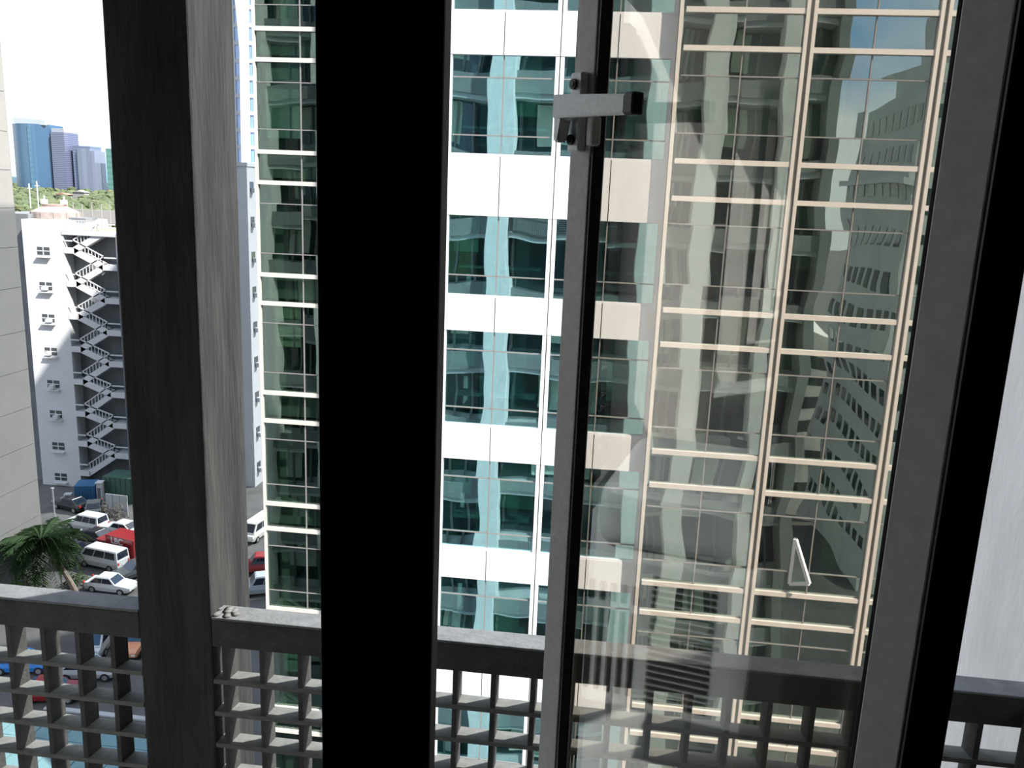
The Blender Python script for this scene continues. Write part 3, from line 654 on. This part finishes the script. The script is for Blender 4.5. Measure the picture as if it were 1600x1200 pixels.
KINDS = {  # L, W, H, body stations (x/L, zbottom, zshoulder, halfwidth fraction), cabin (base x0,x1, roof x0,x1)
 'sedan': (4.35, 1.72, 1.42, [(-.5, .42, .78, .86), (-.46, .28, .88, .96), (-.25, .24, .92, 1), (.15, .24, .90, 1), (.40, .26, .80, .97), (.48, .32, .70, .88), (.5, .42, .60, .80)], (-.40, .20, -.22, .06)),
 'suv': (4.4, 1.78, 1.78, [(-.5, .45, 1.0, .9), (-.48, .32, 1.06, .97), (-.2, .3, 1.06, 1), (.2, .3, 1.04, 1), (.42, .32, .98, .97), (.49, .4, .86, .9), (.5, .5, .75, .85)], (-.49, .22, -.46, .10)),
 'van': (4.6, 1.70, 1.98, [(-.5, .42, 1.10, .94), (-.49, .32, 1.16, .99), (-.2, .3, 1.16, 1), (.2, .3, 1.16, 1), (.42, .32, 1.08, .99), (.49, .36, .90, .93), (.5, .5, .78, .88)], (-.495, .44, -.475, .30)),
 'pickup': (5.0, 1.78, 1.75, [(-.5, .5, .95, .95), (-.48, .4, 1.02, 1), (-.1, .38, 1.02, 1), (.2, .38, 1.02, 1), (.42, .4, .98, .97), (.49, .45, .88, .9), (.5, .5, .8, .85)], (-.12, .24, -.08, .12)),
}
def vehicle(name, label, cat, kind, col, pos, ang, group='vehicles in the car park and street', stripe=None):
    Ln, Wd, H, st, (b0, b1, r0, r1) = KINDS[kind]; hw = Wd / 2
    o = root(name, label, cat, (pos[0], pos[1], GZ), math.radians(ang), group)
    bm = bmesh.new(); rings = []
    for (x, zb, zs, f) in st:
        w = hw * f; zm = (zb * .45 + zs * .55)
        rings.append([bm.verts.new((x * Ln, s * a, z)) for s, a, z in ((1, w * .9, zb), (1, w, zm), (1, w * .93, zs), (-1, w * .93, zs), (-1, w, zm), (-1, w * .9, zb))])
    for A, B in zip(rings[:-1], rings[1:]):
        for i in range(6): bm.faces.new((A[i], A[(i + 1) % 6], B[(i + 1) % 6], B[i]))
    bm.faces.new(rings[0]); bm.faces.new(rings[-1][::-1])
    frombm('body', bm, col, o, smooth=False)
    zs = max(s[2] for s in st) - .06; wb_, wr_ = hw * .91, hw * .76
    if kind == 'van': wr_ = hw * .84
    base = [Vector((b0 * Ln, wb_, zs)), Vector((b1 * Ln, wb_, zs)), Vector((b1 * Ln, -wb_, zs)), Vector((b0 * Ln, -wb_, zs))]
    top = [Vector((r0 * Ln, wr_, H)), Vector((r1 * Ln, wr_, H)), Vector((r1 * Ln, -wr_, H)), Vector((r0 * Ln, -wr_, H))]
    bm = bmesh.new(); vb = [bm.verts.new(v) for v in base]; vt = [bm.verts.new(v) for v in top]
    for i in range(4): bm.faces.new((vb[i], vb[(i + 1) % 4], vt[(i + 1) % 4], vt[i]))
    bm.faces.new(vt); bm.faces.new(vb[::-1])
    bmesh.ops.bevel(bm, geom=[e for e in bm.edges if e.verts[0] in vt and e.verts[1] in vt], offset=.06, segments=2, affect='EDGES')
    cab = frombm('cabin', bm, col, o)
    def pane(nm, i, u0, u1, v0, v1):
        A, B, Cc, D = base[i], base[(i + 1) % 4], top[(i + 1) % 4], top[i]
        f = lambda u, v: A.lerp(B, u).lerp(D.lerp(Cc, u), v)
        c = [f(u0, v0), f(u1, v0), f(u1, v1), f(u0, v1)]; nrm = (c[1] - c[0]).cross(c[3] - c[0]).normalized()
        if nrm.dot(c[0] - Vector((sum(v.x for v in base) / 4, 0, zs))) < 0: nrm = -nrm
        b = bmesh.new(); lo = [b.verts.new(p - nrm * .01) for p in c]; hi = [b.verts.new(p + nrm * .012) for p in c]
        b.faces.new(hi); b.faces.new(lo[::-1])
        for k in range(4): b.faces.new((lo[k], lo[(k + 1) % 4], hi[(k + 1) % 4], hi[k]))
        frombm(nm, b, M_carglass, cab)
    n = 3 if kind == 'van' else (3 if kind == 'suv' else 2)
    for i in (0, 2):
        for k in range(n): pane('side_window', i, .05 + .9 * k / n + .012, .05 + .9 * (k + 1) / n - .012, .14, .86)
    pane('windscreen', 1, .07, .93, .10, .90); pane('rear_window', 3, .08, .92, .16, .88)
    wm, hm = wheel_mesh()
    for x in (-.30 * Ln, .31 * Ln):
        for s in (-1, 1):
            w = link('wheel', wm, o, (x, s * (hw - .1), .32)); link('hub', hm, w)
    for s in (-1, 1):
        bx('headlamp', Ln * .485, Ln * .503, s * hw * .62 - .16, s * hw * .62 + .16, .6, .74, M_lamp, o, True)
        bx('tail_lamp', -Ln * .503, -Ln * .485, s * hw * .75 - .1, s * hw * .75 + .1, .72, .95, M_red, o, True)
    bx('number_plate', -Ln * .506, -Ln * .495, -.25, .25, .55, .68, M_wht, o, True)
    return o
P_w = paint('white', (.55, .55, .55)); P_k = paint('black', (.02, .02, .022)); P_s = paint('silver', (.38, .40, .42)); P_d = paint('charcoal', (.07, .075, .08)); P_r = paint('red', (.25, .02, .022)); P_b = paint('blue', (.03, .22, .60)); P_o = paint('orange', (.62, .25, .12))
def mid(a, b, away=.85):
    A, B = gnd(*a), gnd(*b); d = (B - A); d.z = 0; n = Vector((-d.y, d.x, 0)).normalized()
    if n.y < 0: n = -n
    c = (A + B) / 2 + n * away; return c, math.degrees(math.atan2(-d.y, -d.x))
c, a = mid((135.7, 887), (167.2, 893.7)); mb = vehicle('minibus', 'white minibus parked in front of the red box truck', 'van', 'van', P_w, c, a)
c, a = mid((160, 835), (200, 843)); vehicle('sedan_car', 'white saloon car parked behind the red box truck', 'car', 'sedan', P_w, c, a)
c, a = mid((107, 828), (144, 835)); vehicle('off_road_car', 'white off-road car partly behind the palm', 'car', 'suv', P_w, c, a)
c, a = mid((90, 796), (113, 802)); vehicle('sedan_car', 'black car parked beside the blue container', 'car', 'sedan', P_k, c, a)
vehicle('sedan_car', 'charcoal car right of the black one by the blue container', 'car', 'sedan', P_d, gnd(147, 804), -62)
c, a = mid((122, 849), (150, 855)); vehicle('sedan_car', 'black car behind the palm crown', 'car', 'sedan', P_k, c, a)
c, a = mid((95, 872), (107, 884)); vehicle('sedan_car', 'black car half hidden between palm trunk and minibus', 'car', 'suv', P_k, c, a - 50)
vehicle('sedan_car', 'dark grey car right of the minibus, facing the camera', 'car', 'sedan', P_d, gnd(213, 899), -122)
c, a = mid((140, 926), (190, 932)); vehicle('sedan_car', 'white saloon car just above the balustrade rail', 'car', 'sedan', P_w, c, a + 180)
vehicle('minibus', 'cream minibus between the dark post and the green tower', 'van', 'van', paint('cream', (.62, .60, .54)), gnd(403, 838), -97)
vehicle('pickup_truck', 'red pickup truck with white canopy beside the green tower', 'truck', 'pickup', P_r, gnd(410, 893), 200)
vehicle('estate_car', 'silver car in the gap beside the green tower', 'car', 'suv', P_s, gnd(408, 926), 205)
vehicle('minibus', 'white van seen through the top holes of the left balustrade', 'van', 'van', P_w, gnd(160, 1010), -80)
vehicle('pickup_truck', 'orange truck seen through the balustrade beside the dark post', 'truck', 'pickup', P_o, gnd(216, 1010), -80)
vehicle('sedan_car', 'blue car seen through the left balustrade holes', 'car', 'sedan', P_b, gnd(38, 1046), 12)
vehicle('sedan_car', 'white saloon car seen through the left balustrade holes', 'car', 'sedan', P_w, gnd(140, 1056), 12)
vehicle('sedan_car', 'small red car seen through a balustrade hole', 'car', 'sedan', P_r, gnd(82, 1090), 12)
# red box truck with lettering
c, a = mid((160, 872), (206, 884), .9)
tr = root('box_truck', 'red box truck lettered LBC behind the white minibus', 'truck', (c.x, c.y, GZ), math.radians(a), 'vehicles in the car park and street')
bev('cargo_box', -2.1, 1.25, -.95, .95, .62, 2.55, P_r, tr, .04, 2, True)
cabm = bev('cab', 1.3, 2.6, -.85, .85, .45, 1.85, P_r, tr, .12, 3, True)
bx('chassis', -2.1, 2.5, -.4, .4, .4, .6, M_tyre, tr, True); bx('windscreen', 2.55, 2.615, -.7, .7, 1.15, 1.7, M_carglass, tr, True)
for s in (-1, 1): bx('door_window', 1.6, 2.35, s * .855 - .01, s * .855 + .01, 1.15, 1.65, M_carglass, tr, True); bx('tail_lamp', -2.12, -2.08, s * .75 - .1, s * .75 + .1, .5, .6, M_red, tr, True)
bx('rear_door', -2.13, -2.09, -.88, -.02, .7, 2.45, P_r, tr, True); bx('rear_door', -2.13, -2.09, .02, .88, .7, 2.45, P_r, tr, True)
for x in (-1.3, 1.9):
    for s in (-1, 1): w = link('wheel', wheel_mesh()[0], tr, (x, s * .78, .32)); link('hub', wheel_mesh()[1], w)
def lettering(txt, size, m, parent, loc, rot, name='lettering'):
    cu = bpy.data.curves.new('txt', 'FONT'); cu.body = txt; cu.size = size; cu.extrude = .006; cu.align_x = 'CENTER'; cu.align_y = 'CENTER'; cu.offset = .02
    t = bpy.data.objects.new('txt', cu); C.objects.link(t); dg = bpy.context.evaluated_depsgraph_get()
    me = bpy.data.meshes.new_from_object(t.evaluated_get(dg)); bpy.data.objects.remove(t); me.materials.clear(); me.materials.append(m)
    return link(name, me, parent, loc, rot)
# side of the box that looks towards the camera
side = 1 if (Matrix.Rotation(math.radians(a), 3, 'Z') @ Vector((0, 1, 0))).y < 0 else -1
lettering('LBC', .85, M_white_panel, tr, (-.2, side * .962, 2.08), (math.pi / 2, 0, math.pi if side > 0 else 0))
lettering('LBC', .85, M_white_panel, tr, (-.2, -side * .962, 2.08), (math.pi / 2, 0, 0 if side > 0 else math.pi))
# yard walls and container
def yard(name, label, cat, pa, pb, h, th, m, extra=None):
    A, B = gnd(*pa), gnd(*pb); d = B - A; o = root(name, label, cat, A, math.atan2(d.y, d.x))
    bev('body', 0, d.length, 0, th, 0, h, m, o, .04, 2, True)
    if extra: extra(o, d.length, h, th)
    return o
M_gw = mat('dark_green_cladding', (.035, .085, .065), .6, var=.15, vscale=2); M_bl = mat('blue_container_paint', (.03, .12, .24), .5, var=.15, vscale=1)
def ribs(mtl, step, name='rib'):
    def f(o, l, h, th):
        x = step / 2
        while x < l: bx(name, x - .04, x + .04, -.05, 0, .05, h - .05, mtl, o, True); x += step
    return f
yard('green_shed', 'dark green clad shed below the fire stairs', 'shed', (162, 783), (214, 788), 2.9, 2.6, M_gw, ribs(M_gw, .6))
yard('shipping_container', 'blue shipping container at the foot of the white shaft', 'container', (117, 788), (150, 787), 2.1, 2.2, M_bl, ribs(M_bl, .3))
yard('white_kiosk', 'narrow white kiosk between blue container and green shed', 'kiosk', (152, 788), (160, 788), 2.4, .9, M_wht, lambda o, l, h, th: (bx('kiosk_door', l * .2, l * .8, -.03, 0, .1, 1.9, M_grey, o, True), bx('kiosk_roof', -.1, l + .1, -.1, th, h, h + .1, M_wht, o, True)))
yard('white_hoarding', 'white panel hoarding behind the dark shrub', 'hoarding', (166, 803), (200, 807), 2.3, .12, M_paleA, lambda o, l, h, th: [bx('panel_joint', l * t - .02, l * t + .02, -.02, 0, 0, h, M_grey, o, True) for t in (.33, .66)])
yard('condenser_unit', 'pale boxy condenser unit at the foot of the white shaft', 'air conditioner', (100, 785), (112, 785), .95, .6, M_wht, lambda o, l, h, th: bx('fan_grille', .15, .8, -.02, 0, .15, .8, M_grey, o, True))
# shrubs
def shrub(name, label, pos, r, h, m, seed, n=240):
    o = root(name, label, 'shrub', pos); rg = random.Random(seed); bm = bmesh.new()
    for i in range(n):
        t = rg.random() * 6.283; u = math.acos(1 - rg.random() * 1.0); k = rg.uniform(.55, 1)
        p = Vector((math.cos(t) * math.sin(u) * r * k, math.sin(t) * math.sin(u) * r * k, .2 + math.cos(u) * h * k)); s = rg.uniform(.10, .2)
        a = Vector((rg.uniform(-1, 1), rg.uniform(-1, 1), rg.uniform(-.6, .6))).normalized(); b = a.cross(Vector((0, 0, 1))).normalized()
        bm.faces.new([bm.verts.new(p + a * s), bm.verts.new(p + b * s * .6), bm.verts.new(p - a * s), bm.verts.new(p - b * s * .6)])
    frombm('foliage', bm, m, o); bm = bmesh.new()
    for i in range(5): cyl(bm, (rg.uniform(-.2, .2) * r, rg.uniform(-.2, .2) * r, h * .35), .04, h * .7, 'z', 6)
    frombm('stems', bm, M_trunk, o)
M_trunk = mat('palm_trunk', (.22, .17, .13), .9, var=.3, vscale=4); M_dkleaf = mat('dark_red_green_leaf', (.07, .06, .045), .7, var=.6, vscale=4); M_palm = mat('palm_leaf', (.03, .055, .02), .8, spec=.15, var=.4, vscale=1.5); M_lite = mat('light_green_leaf', (.10, .20, .03), .6, var=.3, vscale=2)
shrub('dark_shrub', 'dark reddish shrub in front of the white hoarding', gnd(182, 818), 1.3, 2.1, M_dkleaf, 3)
shrub('slim_shrub', 'slim dark shrub left of the white hoarding', gnd(163, 817), .4, 2.2, M_dkleaf, 4, 140)
shrub('green_bush', 'light green bush under the left side of the palm', gnd(48, 940), 1.7, 3.6, M_lite, 5, 500)
shrub('green_bush', 'small dark bush at the foot of the palm trunk', gnd(120, 912), 1.0, .8, M_palm, 6, 160)
# palm
pb = gnd(122, 937); pc = atY(64, 846, pb.y)
palm = root('palm_tree', 'bushy dark green palm leaning in front of the car park', 'palm', pb)
bm = bmesh.new(); rel = pc - pb; prev = None
for i in range(9):
    t = i / 8; p = Vector((rel.x * (t ** 1.4), 0, rel.z * t)); r = .28 - .1 * t; ring = [bm.verts.new(p + Vector((math.cos(k * .785) * r, math.sin(k * .785) * r, 0))) for k in range(8)]
    if prev:
        for k in range(8): bm.faces.new((prev[k], prev[(k + 1) % 8], ring[(k + 1) % 8], ring[k]))
    prev = ring
frombm('trunk', bm, M_trunk, palm)
def frond_mesh(seed, Lf, droop):
    rg = random.Random(seed); bm = bmesh.new(); n = 26; last = None
    for i in range(n + 1):
        t = i / n; p = Vector((Lf * (t - .22 * droop * t * t), 0, Lf * (.42 * t - droop * t * t)))
        if last is not None:
            w = .03 * (1 - t) + .008; bm.faces.new([bm.verts.new(last + Vector((0, w, 0))), bm.verts.new(p + Vector((0, w, 0))), bm.verts.new(p - Vector((0, w, 0))), bm.verts.new(last - Vector((0, w, 0)))])
            ll = Lf * .30 * math.sin(math.pi * min(1, .12 + t * .9)) + .1
            for s in (-1, 1):
                d = Vector((.45, s * .7, -.55 + rg.uniform(-.2, .15))).normalized() * ll; e = Vector((.07, 0, .01))
                bm.faces.new([bm.verts.new(p - e), bm.verts.new(p + e), bm.verts.new(p + d * .6 + e * .7), bm.verts.new(p + d)])
        last = p
    me = bpy.data.meshes.new('frond'); bm.to_mesh(me); bm.free(); me.materials.append(M_palm); return me
FM = [frond_mesh(i, 3.6 + .3 * i, .55 + .2 * i) for i in range(4)]
rg = random.Random(9)
for i in range(60):
    link('frond', FM[i % 4], palm, (rel.x, rel.y, rel.z), (rg.uniform(-.2, .2), rg.uniform(-.55, .5), i * 2.399), (1, 1, 1))
# teal glass canopy over the street side, kerbs, road marks
M_teal = mat('teal_canopy_glass', (.11, .20, .21), .35, var=.12, vscale=1.5); 
cp = root('glass_canopy', 'teal glazed entrance canopy seen through the lower left balustrade', 'canopy', (-31, 40.5, GZ))
for i in range(9):
    for j in range(3): bx('glass_panel', -39.5 + 1.9 * i, -37.65 + 1.9 * i, 40.6 + 1.5 * j - 3, 42.05 + 1.5 * j - 3, GZ + 3.0, GZ + 3.06, M_teal, cp)
for i in range(10): bx('canopy_beam', -39.57 + 1.9 * i, -39.47 + 1.9 * i, 37.5, 42.2, GZ + 2.8, GZ + 3.0, M_paleA, cp)
for x in (-39, -31, -23): bx('canopy_post', x - .1, x + .1, 41.8, 42.0, GZ, GZ + 2.8, M_paleA, cp)
A, B = gnd(96, 1098), gnd(175, 1096)
k1 = bev('kerb', -36, -22, 47.2, 47.6, GZ, GZ + .15, M_paleA, None, .03); struct(k1, 'pale kerb between car park and canopy', 'kerb')
lamp = root('street_pole', 'thin pale pole standing left of the black car', 'pole', gnd(86, 815))
bm = bmesh.new(); cyl(bm, (0, 0, 1.8), .08, 3.6, 'z', 8); frombm('shaft', bm, M_paleA, lamp); bx('foot', -.2, .2, -.2, .2, 0, .12, M_paleA, lamp, True)
bx('cap', -.12, .12, -.12, .12, 3.6, 3.7, M_paleA, lamp, True)
